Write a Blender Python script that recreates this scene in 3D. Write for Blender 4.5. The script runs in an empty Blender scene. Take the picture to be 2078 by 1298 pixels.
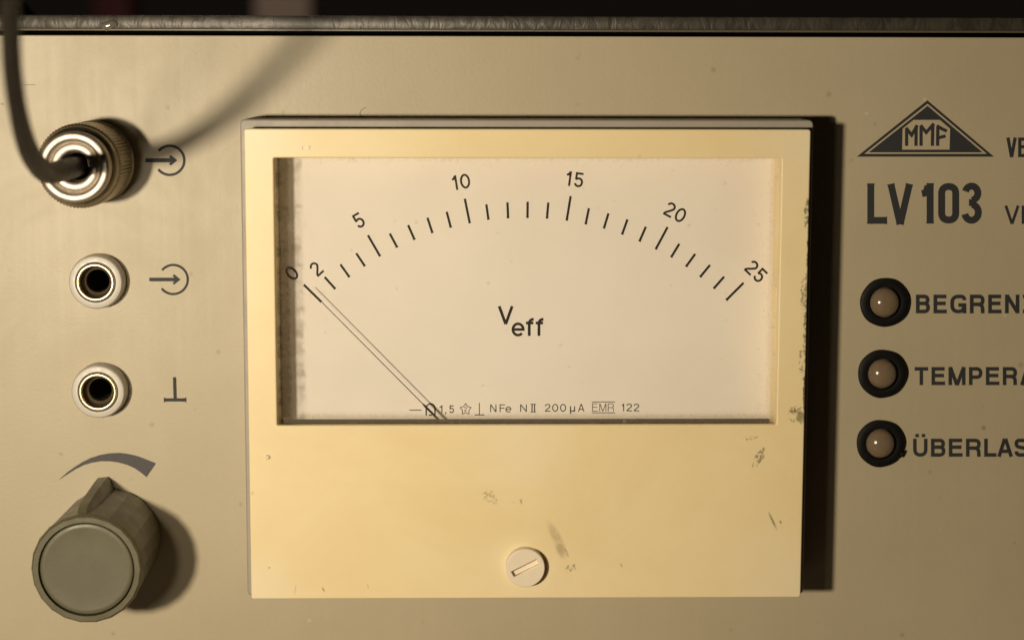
import bpy, bmesh, math, random
from mathutils import Vector, Matrix

random.seed(7)
scene = bpy.context.scene
C = scene.collection
MM = 0.001
R = math.radians

# ------------------------------------------------------------------ camera, world, lamps, exposure
PXS = 0.335 / 3977.0                 # metres per photo pixel on the panel
ZC = 0.090                           # height of the picture centre above the bench
F = 3977.0                           # focal length in photo pixels
PITCH, YAW, ROLL = R(7.5), R(1.1), R(0.12)
look = Vector((math.sin(YAW) * math.cos(PITCH), math.cos(YAW) * math.cos(PITCH), -math.sin(PITCH)))
CAM = Vector((0, 0, ZC)) - look * 0.335
right = look.cross(Vector((0, 0, 1))).normalized()
up = right.cross(look).normalized()
r2 = right * math.cos(ROLL) + up * math.sin(ROLL)
u2 = up * math.cos(ROLL) - right * math.sin(ROLL)
right, up = r2, u2
cam = bpy.data.cameras.new("camera")
cam.sensor_width = 36.0
cam.lens = 36.0 * F / 2078.0
cam.clip_start, cam.clip_end = 0.01, 20.0
cam.dof.use_dof = True
cam.dof.focus_distance = 0.330
cam.dof.aperture_fstop = 15.0
cam_o = bpy.data.objects.new("camera", cam)
m = Matrix((right, up, -look)).transposed().to_4x4()
m.translation = CAM
cam_o.matrix_world = m
C.objects.link(cam_o)
scene.camera = cam_o

world = bpy.data.worlds.new("World")
scene.world = world
world.use_nodes = True
bg = world.node_tree.nodes["Background"]
bg.inputs[0].default_value = (1.0, 0.82, 0.62, 1)
bg.inputs[1].default_value = 0.005


def area(name, loc, aim, size, power, col):
    l = bpy.data.lights.new(name, 'AREA')
    l.shape = 'DISK'
    l.size = size
    l.energy = power
    l.color = col
    o = bpy.data.objects.new(name, l)
    o.location = loc
    o.rotation_euler = (Vector(aim) - Vector(loc)).to_track_quat('-Z', 'Y').to_euler()
    C.objects.link(o)
    return o


def panel_px(px, py, h):
    return Vector(((px - 1039) * PXS, -h, ZC + (649 - py) * PXS))


WARM = (1.0, 0.855, 0.635)
area("lamp_bulb", panel_px(-80, 450, 0.294), panel_px(200, 620, 0), 0.022, 0.014, WARM).data.spread = R(58)
area("lamp_bulb", panel_px(-660, 450, 0.325), (0, 0, ZC), 0.021, 1.12, WARM)
area("backdrop_fill", (-0.2, 0.75, 0.85), (-0.06, 1.20, 0.15), 0.15, 1.2, (1.0, 0.85, 0.72))  # added fill with no visible source, brightens the boxes behind

vs = scene.view_settings
vs.view_transform = 'Standard'
vs.look = 'None'
vs.exposure = 0.0
vs.gamma = 1.0
scene.cycles.use_denoising = True
scene.cycles.max_bounces = 8


# ------------------------------------------------------------------ helpers
def P(ix, iy, h):
    """Photo pixel -> point on the plane h metres in front of the panel."""
    d = look + right * ((ix - 1039) / F) + up * ((649 - iy) / F)
    t = (-h - CAM.y) / d.y
    return CAM + d * t


def scl(ix, iy, h):
    return (P(ix, iy, h) - CAM).dot(look) / F


WORLD = {}


def obj(name, me, mat=None, parent=None, loc=(0, 0, 0), label=None):
    o = bpy.data.objects.new(name, me)
    C.objects.link(o)
    loc = Vector(loc)
    WORLD[o.name] = loc
    if parent is not None:
        o.parent = parent
        o.location = loc - WORLD[parent.name]
    else:
        o.location = loc
    if mat is not None and me is not None:
        me.materials.append(mat)
    if label:
        o["label"] = label
    return o


def mesh_of(bm, name="m", smooth=None):
    bmesh.ops.recalc_face_normals(bm, faces=bm.faces)
    me = bpy.data.meshes.new(name)
    bm.to_mesh(me)
    bm.free()
    if smooth is not None:
        me.polygons.foreach_set("use_smooth", [True] * len(me.polygons))
        me.set_sharp_from_angle(angle=R(smooth))
    return me


def box_mesh(x0, x1, y0, y1, z0, z1, bev=0.0, seg=2):
    bm = bmesh.new()
    bmesh.ops.create_cube(bm, size=1)
    for v in bm.verts:
        v.co = Vector((x0 + (v.co.x + .5) * (x1 - x0), y0 + (v.co.y + .5) * (y1 - y0), z0 + (v.co.z + .5) * (z1 - z0)))
    if bev > 0:
        bmesh.ops.bevel(bm, geom=bm.edges[:], offset=bev, segments=seg, affect='EDGES', profile=.5)
    return mesh_of(bm, smooth=40)


def lathe_mesh(prof, n=96, mod=None, smooth=35, close_top=True, close_bottom=False):
    """prof: (radius, height) in mm; the axis points out of the panel (-Y)."""
    bm = bmesh.new()
    rings = []
    for (r, h) in prof:
        if r < 1e-6:
            rings.append([bm.verts.new((0, -h * MM, 0))])
            continue
        ring = []
        for i in range(n):
            a = 2 * math.pi * i / n
            rr = r if mod is None else mod(r, h, i, a)
            ring.append(bm.verts.new((rr * MM * math.cos(a), -h * MM, rr * MM * math.sin(a))))
        rings.append(ring)
    for a, b in zip(rings, rings[1:]):
        if len(a) == 1 or len(b) == 1:
            one, many = (a, b) if len(a) == 1 else (b, a)
            for i in range(n):
                bm.faces.new((one[0], many[i], many[(i + 1) % n]))
        else:
            for i in range(n):
                bm.faces.new((a[i], a[(i + 1) % n], b[(i + 1) % n], b[i]))
    if close_top and len(rings[-1]) > 1:
        bm.faces.new(rings[-1])
    if close_bottom and len(rings[0]) > 1:
        bm.faces.new(rings[0])
    return mesh_of(bm, smooth=smooth)


def plate_mesh(loops, h0, h1, bev=0.0, seg=2, smooth=40):
    """Plate with holes; loops of (x, z) in metres, faces at h0 (back) and h1 (front)."""
    cu = bpy.data.curves.new("tmp", 'CURVE')
    cu.dimensions = '2D'
    cu.fill_mode = 'BOTH'
    cu.extrude = (h1 - h0) / 2 - bev
    cu.bevel_depth = bev
    cu.bevel_resolution = seg
    cu.offset = -bev
    for lp in loops:
        sp = cu.splines.new('POLY')
        sp.points.add(len(lp) - 1)
        for p, (x, z) in zip(sp.points, lp):
            p.co = (x, z, 0, 1)
        sp.use_cyclic_u = True
    o = bpy.data.objects.new("tmp", cu)
    me = bpy.data.meshes.new_from_object(o)
    bpy.data.objects.remove(o)
    mid = (h0 + h1) / 2
    for v in me.vertices:
        x, y, z = v.co
        v.co = (x, -z - mid, y)
    bm = bmesh.new()
    bm.from_mesh(me)
    bpy.data.meshes.remove(me)
    bmesh.ops.remove_doubles(bm, verts=bm.verts, dist=1e-7)
    return mesh_of(bm, smooth=smooth)


def rect(x0, x1, z0, z1, rad=0.0, n=5):
    if rad <= 0:
        return [(x0, z0), (x1, z0), (x1, z1), (x0, z1)]
    out = []
    for cx, cz, a0 in ((x1 - rad, z0 + rad, -90), (x1 - rad, z1 - rad, 0), (x0 + rad, z1 - rad, 90), (x0 + rad, z0 + rad, 180)):
        for i in range(n + 1):
            a = R(a0 + 90 * i / n)
            out.append((cx + rad * math.cos(a), cz + rad * math.sin(a)))
    return out


def sweep_mesh(pts, rads, n=16, sub=10):
    """Round tube through pts (Catmull-Rom) with a radius per point."""
    P4 = [pts[0] * 2 - pts[1]] + list(pts) + [pts[-1] * 2 - pts[-2]]
    R4 = [rads[0]] + list(rads) + [rads[-1]]
    path, rad = [], []
    for k in range(1, len(P4) - 2):
        for s in range(sub):
            t = s / sub
            a, b, c, d = P4[k - 1:k + 3]
            path.append(0.5 * ((2 * b) + (c - a) * t + (2 * a - 5 * b + 4 * c - d) * t * t + (3 * b - a - 3 * c + d) * t ** 3))
            rad.append(R4[k] * (1 - t) + R4[k + 1] * t)
    path.append(pts[-1])
    rad.append(rads[-1])
    bm = bmesh.new()
    t0 = (path[1] - path[0]).normalized()
    nrm = t0.orthogonal().normalized()
    rings = []
    for i, p in enumerate(path):
        t = (path[min(i + 1, len(path) - 1)] - path[max(i - 1, 0)]).normalized()
        nrm = (nrm - t * nrm.dot(t)).normalized()
        bi = t.cross(nrm)
        rings.append([bm.verts.new(p + (nrm * math.cos(2 * math.pi * j / n) + bi * math.sin(2 * math.pi * j / n)) * rad[i]) for j in range(n)])
    for a, b in zip(rings, rings[1:]):
        for j in range(n):
            bm.faces.new((a[j], a[(j + 1) % n], b[(j + 1) % n], b[j]))
    bm.faces.new(rings[0])
    bm.faces.new(rings[-1])
    return mesh_of(bm, smooth=50)


# ------------------------------------------------------------------ materials
def new_mat(name):
    mt = bpy.data.materials.new(name)
    mt.use_nodes = True
    nt = mt.node_tree
    return mt, nt, nt.nodes["Principled BSDF"]


def N(nt, kind, **kw):
    n = nt.nodes.new(kind)
    for k, v in kw.items():
        if k.startswith("i_"):
            n.inputs[k[2:].replace("_", " ")].default_value = v
        else:
            setattr(n, k, v)
    return n


def math_n(nt, op, a, b=None, clamp=False):
    n = nt.nodes.new('ShaderNodeMath')
    n.operation = op
    n.use_clamp = clamp
    for i, v in enumerate((a, b)):
        if v is None:
            continue
        if isinstance(v, (int, float)):
            n.inputs[i].default_value = v
        else:
            nt.links.new(v, n.inputs[i])
    return n.outputs[0]


def mixc(nt, fac, a, b):
    n = nt.nodes.new('ShaderNodeMix')
    n.data_type = 'RGBA'
    for sock, v in ((n.inputs[0], fac), (n.inputs[6], a), (n.inputs[7], b)):
        if isinstance(v, (int, float)):
            sock.default_value = v
        elif isinstance(v, tuple):
            sock.default_value = v if len(v) == 4 else v + (1,)
        else:
            nt.links.new(v, sock)
    return n.outputs[2]


def maprange(nt, v, a, b, c=0.0, d=1.0, smooth=True):
    n = nt.nodes.new('ShaderNodeMapRange')
    n.interpolation_type = 'SMOOTHSTEP' if smooth else 'LINEAR'
    nt.links.new(v, n.inputs[0])
    for i, x in enumerate((a, b, c, d)):
        n.inputs[1 + i].default_value = x
    return n.outputs[0]


def noise(nt, vec, scale, detail=4.0, rough=0.6, dist=0.0):
    n = N(nt, 'ShaderNodeTexNoise', i_Scale=scale, i_Detail=detail, i_Roughness=rough, i_Distortion=dist)
    nt.links.new(vec, n.inputs['Vector'])
    return n.outputs['Fac']


def mapped(nt, vec, loc=(0, 0, 0), rot=(0, 0, 0), scale=(1, 1, 1), kind='POINT'):
    n = N(nt, 'ShaderNodeMapping', vector_type=kind)
    n.inputs['Location'].default_value = loc
    n.inputs['Rotation'].default_value = rot
    n.inputs['Scale'].default_value = scale
    nt.links.new(vec, n.inputs['Vector'])
    return n.outputs[0]


def objco(nt):
    return N(nt, 'ShaderNodeTexCoord').outputs['Object']


def bump(nt, bsdf, h, strength, dist):
    b = N(nt, 'ShaderNodeBump')
    b.inputs['Strength'].default_value = strength
    b.inputs['Distance'].default_value = dist
    nt.links.new(h, b.inputs['Height'])
    nt.links.new(b.outputs[0], bsdf.inputs['Normal'])


def specks(nt, vec, scale, thr, soft=0.05, seed=(0, 0, 0), rad=0.16):
    """Sparse round specks: voronoi cells, only some of them carry a dot."""
    v = N(nt, 'ShaderNodeTexVoronoi', i_Scale=scale)
    nt.links.new(mapped(nt, vec, seed), v.inputs['Vector'])
    dot = maprange(nt, v.outputs['Distance'], rad, rad * .38)
    sep = N(nt, 'ShaderNodeSeparateColor')
    nt.links.new(v.outputs['Color'], sep.inputs[0])
    pick = maprange(nt, sep.outputs[0], thr, thr + soft)
    return math_n(nt, 'MULTIPLY', dot, pick)


def blob(nt, vec, c, rx, rz, ang=0.0, soft=0.5):
    """1 inside a tilted ellipse in the XZ plane, falling to 0 at its rim; metres."""
    mp = mapped(nt, vec, (c[0], 0, c[1]), (0, ang, 0), (rx, 1.0, rz), 'TEXTURE')
    flat = N(nt, 'ShaderNodeVectorMath', operation='MULTIPLY')
    nt.links.new(mp, flat.inputs[0])
    flat.inputs[1].default_value = (1, 0, 1)
    ln = N(nt, 'ShaderNodeVectorMath', operation='LENGTH')
    nt.links.new(flat.outputs[0], ln.inputs[0])
    return maprange(nt, ln.outputs['Value'], 1.0, 1.0 - soft)


def plain(name, col, rough=0.5, metal=0.0, var=0.12, nscale=300.0, bumpd=0.0, bscale=2500.0, spec=0.5):
    mt, nt, b = new_mat(name)
    oc = objco(nt)
    f = noise(nt, oc, nscale)
    lo = tuple(c * (1 - var) for c in col)
    hi = tuple(min(1, c * (1 + var)) for c in col)
    nt.links.new(mixc(nt, f, lo, hi), b.inputs['Base Color'])
    b.inputs['Metallic'].default_value = metal
    b.inputs['Specular IOR Level'].default_value = spec
    rg = maprange(nt, noise(nt, oc, nscale * 2.3), 0.3, 0.7, rough * 0.85, min(1, rough * 1.15))
    nt.links.new(rg, b.inputs['Roughness'])
    if bumpd > 0:
        bump(nt, b, noise(nt, oc, bscale, 3), 0.5, bumpd)
    return mt


def panel_material():
    mt, nt, b = new_mat("panel_paint")
    oc = objco(nt)
    big = noise(nt, oc, 22.0, 5, .6)
    col = mixc(nt, maprange(nt, big, .3, .7), (0.395, 0.335, 0.222), (0.43, 0.365, 0.245))
    streak = noise(nt, mapped(nt, oc, scale=(700, 1, 9)), 1.0, 3)
    col = mixc(nt, maprange(nt, streak, .45, .8, 0, .05), col, (0.52, 0.46, 0.34))
    fine = noise(nt, oc, 1500.0, 2)
    col = mixc(nt, maprange(nt, fine, .35, .75, 0, .10), col, (0.33, 0.29, 0.2))
    s = specks(nt, oc, 260.0, .76)
    s2 = specks(nt, oc, 110.0, .82, seed=(.7, .2, .4), rad=.06)
    sm = math_n(nt, 'MAXIMUM', math_n(nt, 'MULTIPLY', s, .30), math_n(nt, 'MULTIPLY', s2, .55))
    col = mixc(nt, sm, col, (0.14, 0.11, 0.07))
    ls = specks(nt, oc, 200.0, .88, seed=(.3, .9, .1), rad=.09)
    col = mixc(nt, math_n(nt, 'MULTIPLY', ls, .35), col, (0.62, 0.56, 0.44))
    nt.links.new(col, b.inputs['Base Color'])
    rg = maprange(nt, streak, .3, .7, .455, .48)
    rg = math_n(nt, 'ADD', rg, maprange(nt, noise(nt, oc, 60.0, 5, .65, .8), .35, .7, -.02, .03))
    nt.links.new(rg, b.inputs['Roughness'])
    b.inputs['Specular IOR Level'].default_value = 0.55
    bump(nt, b, noise(nt, oc, 1500.0, 4, .7), 0.5, 0.00005)
    return mt


def cream_material(cx, cz):
    """Yellowed bezel plastic with smudges of black dirt; (cx, cz) is the object's origin."""
    mt, nt, b = new_mat("yellowed_plastic")
    oc = objco(nt)
    col = mixc(nt, maprange(nt, noise(nt, oc, 40.0, 5, .65, .5), .3, .7), (0.765, 0.617, 0.342), (0.805, 0.672, 0.402))
    # paler, less yellowed plastic along the outer corners
    for (ix, iy, rr) in ((505, 270, .011), (1640, 280, .016), (512, 1205, .013), (1615, 1195, .018), (1060, 900, .012), (1060, 1150, .009)):
        p = P(ix, iy, .0133)
        bl = blob(nt, oc, (p.x - cx, p.z - cz), rr, rr * .8, .3, 1.0)
        col = mixc(nt, math_n(nt, 'MULTIPLY', bl, .45), col, (0.80, 0.71, 0.53))
    g1 = noise(nt, oc, 900.0, 5, .75)
    g2 = noise(nt, oc, 2300.0, 3, .7)
    g3 = noise(nt, oc, 260.0, 5, .7)
    dirt = None

    def add(v):
        nonlocal dirt
        dirt = v if dirt is None else math_n(nt, 'MAXIMUM', dirt, v)

    # (pixel, half-length px, half-width px, angle deg, noise, threshold, strength)
    for (ix, iy, hl, hw, ang, g, thr, st) in (
            (1640, 430, 62, 16, 88, g1, .53, .8), (1642, 490, 75, 8, 89, g1, .50, .85),
            (1633, 600, 75, 18, 88, g1, .56, .75), (1630, 740, 85, 20, 88, g1, .58, .7), (1635, 800, 75, 10, 89, g1, .50, .85),
            (1641, 560, 190, 6, 90, g1, .46, .85), (1637, 640, 230, 12, 90, g1, .53, .75), (1634, 800, 90, 8, 90, g1, .46, .85),
            (1614, 838, 36, 28, 60, g1, .57, .8), (1630, 850, 22, 30, 60, g3, .52, .6),
            (1540, 928, 44, 15, 62, g2, .56, .7), (1522, 888, 26, 8, 5, g2, .55, .5),
            (995, 1008, 34, 22, 140, g2, .58, .38), (1050, 1012, 22, 16, 0, g2, .60, .5),
            (1158, 1152, 26, 13, 20, g2, .54, .5)):
        p = P(ix, iy, .0133)
        k = scl(ix, iy, .0133)
        bl = blob(nt, oc, (p.x - cx, p.z - cz), hl * k, hw * k, -R(ang), .6)
        t = math_n(nt, 'ADD', g, math_n(nt, 'MULTIPLY', math_n(nt, 'SUBTRACT', bl, 1.0), .45))
        add(math_n(nt, 'MULTIPLY', math_n(nt, 'MULTIPLY', maprange(nt, t, thr - .10, thr + .04), maprange(nt, bl, .02, .25)), st))
    # smooth rub marks beside the adjuster and at the lower edge
    for (x0, y0, x1, y1, w, st) in ((1108, 1045, 1150, 1128, 13, .30), (1128, 1085, 1146, 1132, 13, .40), (1140, 1100, 1154, 1128, 5, .40),
                                    (1555, 1030, 1576, 1074, 3.5, .6), (1580, 1052, 1583, 1058, 3, .7), (655, 1186, 660, 1196, 2.5, .6), (603, 1175, 599, 1205, 1.6, .3),
                                    (1056, 1008, 1058, 1019, 2.2, .6), (745, 1178, 750, 1190, 1.6, .3), (1258, 1138, 1262, 1146, 2.5, .4), (546, 1148, 550, 1146, 3, .4)):
        p = P((x0 + x1) / 2, (y0 + y1) / 2, .012)
        k = scl(x0, y0, .012)
        ln = math.hypot(x1 - x0, y1 - y0) / 2 + 2
        ang = math.atan2(y1 - y0, x1 - x0)
        bl = blob(nt, oc, (p.x - cx, p.z - cz), ln * k, w * k, ang, .7)
        add(math_n(nt, 'MULTIPLY', math_n(nt, 'MULTIPLY', bl, maprange(nt, g1, .30, .55, .45, 1)), st))
    tiny = specks(nt, oc, 330.0, .955)
    add(math_n(nt, 'MULTIPLY', tiny, .18))
    col = mixc(nt, dirt, col, (0.045, 0.034, 0.02))
    nt.links.new(col, b.inputs['Base Color'])
    b.inputs['Roughness'].default_value = 0.42
    b.inputs['Subsurface Weight'].default_value = 0.15
    b.inputs['Subsurface Radius'].default_value = (0.9, 0.6, 0.3)
    b.inputs['Subsurface Scale'].default_value = 0.0012
    bump(nt, b, noise(nt, oc, 900.0, 3), 0.2, 0.00003)
    return mt


def dial_material(cx, cz, box):
    x0, x1, z0, z1 = box
    mt, nt, b = new_mat("dial_white")
    oc = objco(nt)
    col = mixc(nt, maprange(nt, noise(nt, oc, 35.0, 4), .3, .7), (0.705, 0.655, 0.60), (0.745, 0.70, 0.64))
    s = specks(nt, oc, 330.0, .86)
    col = mixc(nt, math_n(nt, 'MULTIPLY', s, .22), col, (0.35, 0.28, 0.2))
    # dust gathered along the rim
    sep = N(nt, 'ShaderNodeSeparateXYZ')
    nt.links.new(oc, sep.inputs[0])
    dx = math_n(nt, 'SUBTRACT', (x1 - x0) / 2, math_n(nt, 'ABSOLUTE', math_n(nt, 'ADD', sep.outputs[0], cx - (x0 + x1) / 2)))
    dz = math_n(nt, 'SUBTRACT', (z1 - z0) / 2, math_n(nt, 'ABSOLUTE', math_n(nt, 'ADD', sep.outputs[2], cz - (z0 + z1) / 2)))
    e = math_n(nt, 'MINIMUM', dx, dz)
    e = math_n(nt, 'ADD', e, math_n(nt, 'MULTIPLY', math_n(nt, 'SUBTRACT', noise(nt, oc, 1800.0, 5, .75), .5), 0.0025))
    col = mixc(nt, maprange(nt, e, .0010, .0001, 0, .30), col, (0.40, 0.33, 0.24))
    nt.links.new(col, b.inputs['Base Color'])
    b.inputs['Roughness'].default_value = 0.6
    return mt


def glass_material(box, cx, cz):
    """Thin clear window: mostly see-through, a faint reflection, dust settled along its rim."""
    x0, x1, z0, z1 = box
    mt = bpy.data.materials.new("window_glass")
    mt.use_nodes = True
    nt = mt.node_tree
    nt.nodes.clear()
    out = N(nt, 'ShaderNodeOutputMaterial')
    tr = N(nt, 'ShaderNodeBsdfTransparent')
    tr.inputs[0].default_value = (.97, .965, .95, 1)
    gl = N(nt, 'ShaderNodeBsdfGlossy')
    gl.inputs['Roughness'].default_value = 0.06
    fr = N(nt, 'ShaderNodeFresnel', i_IOR=1.3)
    m1 = N(nt, 'ShaderNodeMixShader')
    nt.links.new(fr.outputs[0], m1.inputs[0])
    nt.links.new(tr.outputs[0], m1.inputs[1])
    nt.links.new(gl.outputs[0], m1.inputs[2])
    df = N(nt, 'ShaderNodeBsdfDiffuse')
    df.inputs[0].default_value = (.42, .36, .27, 1)
    oc = objco(nt)
    sep = N(nt, 'ShaderNodeSeparateXYZ')
    nt.links.new(oc, sep.inputs[0])
    dx = math_n(nt, 'SUBTRACT', (x1 - x0) / 2, math_n(nt, 'ABSOLUTE', math_n(nt, 'ADD', sep.outputs[0], cx - (x0 + x1) / 2)))
    dz = math_n(nt, 'SUBTRACT', (z1 - z0) / 2, math_n(nt, 'ABSOLUTE', math_n(nt, 'ADD', sep.outputs[2], cz - (z0 + z1) / 2)))
    e = math_n(nt, 'MINIMUM', math_n(nt, 'MULTIPLY', dx, .45), dz)
    n1 = noise(nt, oc, 420.0, 6, .72)
    n2 = noise(nt, oc, 1700.0, 3, .7)
    rim = maprange(nt, e, .0026, .0004)
    dust = math_n(nt, 'MULTIPLY', rim, maprange(nt, n1, .56, .72, 0, .20))
    dust = math_n(nt, 'ADD', dust, math_n(nt, 'MULTIPLY', math_n(nt, 'MULTIPLY', rim, maprange(nt, n2, .6, .68)), .16))
    dust = math_n(nt, 'ADD', dust, math_n(nt, 'MULTIPLY', specks(nt, oc, 420.0, .80), .10), True)
    low = maprange(nt, math_n(nt, 'ADD', math_n(nt, 'ADD', sep.outputs[2], cz - z0), math_n(nt, 'MULTIPLY', math_n(nt, 'SUBTRACT', n1, .5), .0016)), .0016, .0002, 0, .22)
    dust = math_n(nt, 'ADD', dust, low, True)
    dust = math_n(nt, 'ADD', dust, .004, True)
    m2 = N(nt, 'ShaderNodeMixShader')
    nt.links.new(dust, m2.inputs[0])
    nt.links.new(m1.outputs[0], m2.inputs[1])
    nt.links.new(df.outputs[0], m2.inputs[2])
    # mottled dirt on the left edge that also paints the bezel's shadow band darker
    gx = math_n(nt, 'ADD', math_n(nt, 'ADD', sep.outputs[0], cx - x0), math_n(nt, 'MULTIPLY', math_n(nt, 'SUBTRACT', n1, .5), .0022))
    shade_grime = math_n(nt, 'MULTIPLY', maprange(nt, gx, .0025, .0016), maprange(nt, n1, .36, .62, .62, .15))
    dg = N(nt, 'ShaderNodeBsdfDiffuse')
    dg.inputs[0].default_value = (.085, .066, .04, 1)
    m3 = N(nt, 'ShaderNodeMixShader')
    nt.links.new(shade_grime, m3.inputs[0])
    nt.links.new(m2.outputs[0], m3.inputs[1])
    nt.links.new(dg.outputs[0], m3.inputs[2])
    nt.links.new(m3.outputs[0], out.inputs[0])
    return mt


def lid_material():
    mt, nt, b = new_mat("wrinkle_lacquer")
    oc = objco(nt)
    mp = mapped(nt, oc, scale=(1, 1, .45))
    v = noise(nt, mp, 620.0, 3, .5, .6)
    col = mixc(nt, maprange(nt, v, .35, .65), (0.032, 0.027, 0.020), (0.055, 0.047, 0.036))
    nt.links.new(col, b.inputs['Base Color'])
    b.inputs['Metallic'].default_value = 0.2
    b.inputs['Roughness'].default_value = 0.42
    b.inputs['Specular IOR Level'].default_value = 0.5
    bump(nt, b, v, 0.45, 0.00035)
    return mt


def lens_material():
    mt, nt, b = new_mat("milky_lens")
    oc = objco(nt)
    nt.links.new(mixc(nt, noise(nt, oc, 500.0), (0.31, 0.235, 0.15), (0.37, 0.285, 0.19)), b.inputs['Base Color'])
    b.inputs['Roughness'].default_value = 0.16
    b.inputs['Subsurface Weight'].default_value = 1.0
    b.inputs['Transmission Weight'].default_value = 0.45
    b.inputs['Subsurface Radius'].default_value = (1.0, 0.42, 0.16)
    b.inputs['Subsurface Scale'].default_value = 0.0022
    return mt


M_PANEL = panel_material()
M_INK = plain("panel_print", (0.026, 0.026, 0.028), .6, var=.25, nscale=2500, spec=.3)
M_INK_SOFT = plain("scale_print", (0.062, 0.058, 0.057), .6, var=.12, nscale=1500, spec=.4)
M_DIALINK = plain("dial_print", (0.018, 0.012, 0.010), .6, var=.2, nscale=2500, spec=.25)
M_BASE = plain("grey_white_plastic", (0.31, 0.28, 0.24), .5, var=.08, nscale=120)
M_CAVITY = plain("dark_interior", (0.09, 0.075, 0.052), .8)
M_SOCK = plain("ivory_plastic", (0.53, 0.50, 0.445), .42, var=.05, nscale=400)
M_BRASS = plain("worn_brass", (0.86, 0.72, 0.47), .34, 1.0, var=.12, nscale=900)
M_NICKEL = plain("nickel_plate", (0.56, 0.50, 0.43), .52, 1.0, var=.06, nscale=700)
M_NICKEL_D = plain("tarnished_nickel", (0.40, 0.35, 0.27), .40, 1.0, var=.2, nscale=900)
M_BLACK = plain("black_rubber", (0.005, 0.0047, 0.0044), .5, var=.3, nscale=900, bumpd=.00003, spec=.16)
M_HOLE = plain("socket_bore", (0.02, 0.016, 0.012), .7)
M_KNOB = plain("olive_plastic", (0.098, 0.089, 0.048), .38, var=.16, nscale=120, bumpd=.00003, bscale=1500)
M_KNOBCAP = plain("olive_plastic_cap", (0.092, 0.084, 0.045), .46, var=.18, nscale=110, bumpd=.00002)
M_CABLE = plain("cable_rubber", (0.017, 0.0135, 0.0095), .6, var=.25, nscale=500, bumpd=.00003, spec=.3)
M_SCREW = plain("ivory_screw", (0.76, 0.66, 0.51), .45, var=.05, nscale=600)
M_LENS = lens_material()
M_LID = lid_material()
M_SLEEVE = plain("tarnished_brass", (0.20, 0.155, 0.095), .45, .6, var=.2, nscale=900)
M_DROP = plain("lacquer_bead", (0.45, 0.41, 0.35), .12, .7, var=.1, spec=1.0)
M_GLOSS = plain("glossy_ivory", (0.76, 0.66, 0.48), .14, var=.04)
M_SCRATCH = plain("scratch_dirt", (0.13, 0.10, 0.06), .7)
M_LIT_EDGE = plain("lit_edge_lacquer", (0.10, 0.082, 0.055), .35, var=.1)
M_CASE = plain("case_lacquer", (0.10, 0.085, 0.065), .5, var=.1, nscale=200)
M_BENCH = plain("bench_wood", (0.10, 0.07, 0.05), .6, var=.3, nscale=30)
M_RED = plain("dark_red_card", (0.085, 0.014, 0.012), .7)
M_TAUPE = plain("taupe_card", (0.50, 0.38, 0.31), .7)


# ------------------------------------------------------------------ print: strokes and lettering
def rp(pts, rad, n=7):
    """Polyline with rounded corners."""
    out = [pts[0]]
    for i in range(1, len(pts) - 1):
        p0, p1, p2 = (Vector(p) for p in pts[i - 1:i + 2])
        a, b = p0 - p1, p2 - p1
        la, lb = a.length, b.length
        fa = 1.0 if i == 1 else .5
        fb = 1.0 if i == len(pts) - 2 else .5
        r_ = min(rad, la * fa, lb * fb)
        s, e = p1 + a / la * r_, p1 + b / lb * r_
        for k in range(n + 1):
            t = k / n
            q = s * (1 - t) ** 2 + p1 * 2 * t * (1 - t) * .92 + e * t * t
            w = (1 - t) ** 2 + 2 * t * (1 - t) * .92 + t * t
            out.append(tuple(q / w))
    out.append(pts[-1])
    return out


def arc(cx, cy, rx, ry, a0, a1, n=22):
    return [(cx + rx * math.cos(R(a0 + (a1 - a0) * i / n)), cy + ry * math.sin(R(a0 + (a1 - a0) * i / n))) for i in range(n + 1)]


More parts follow.
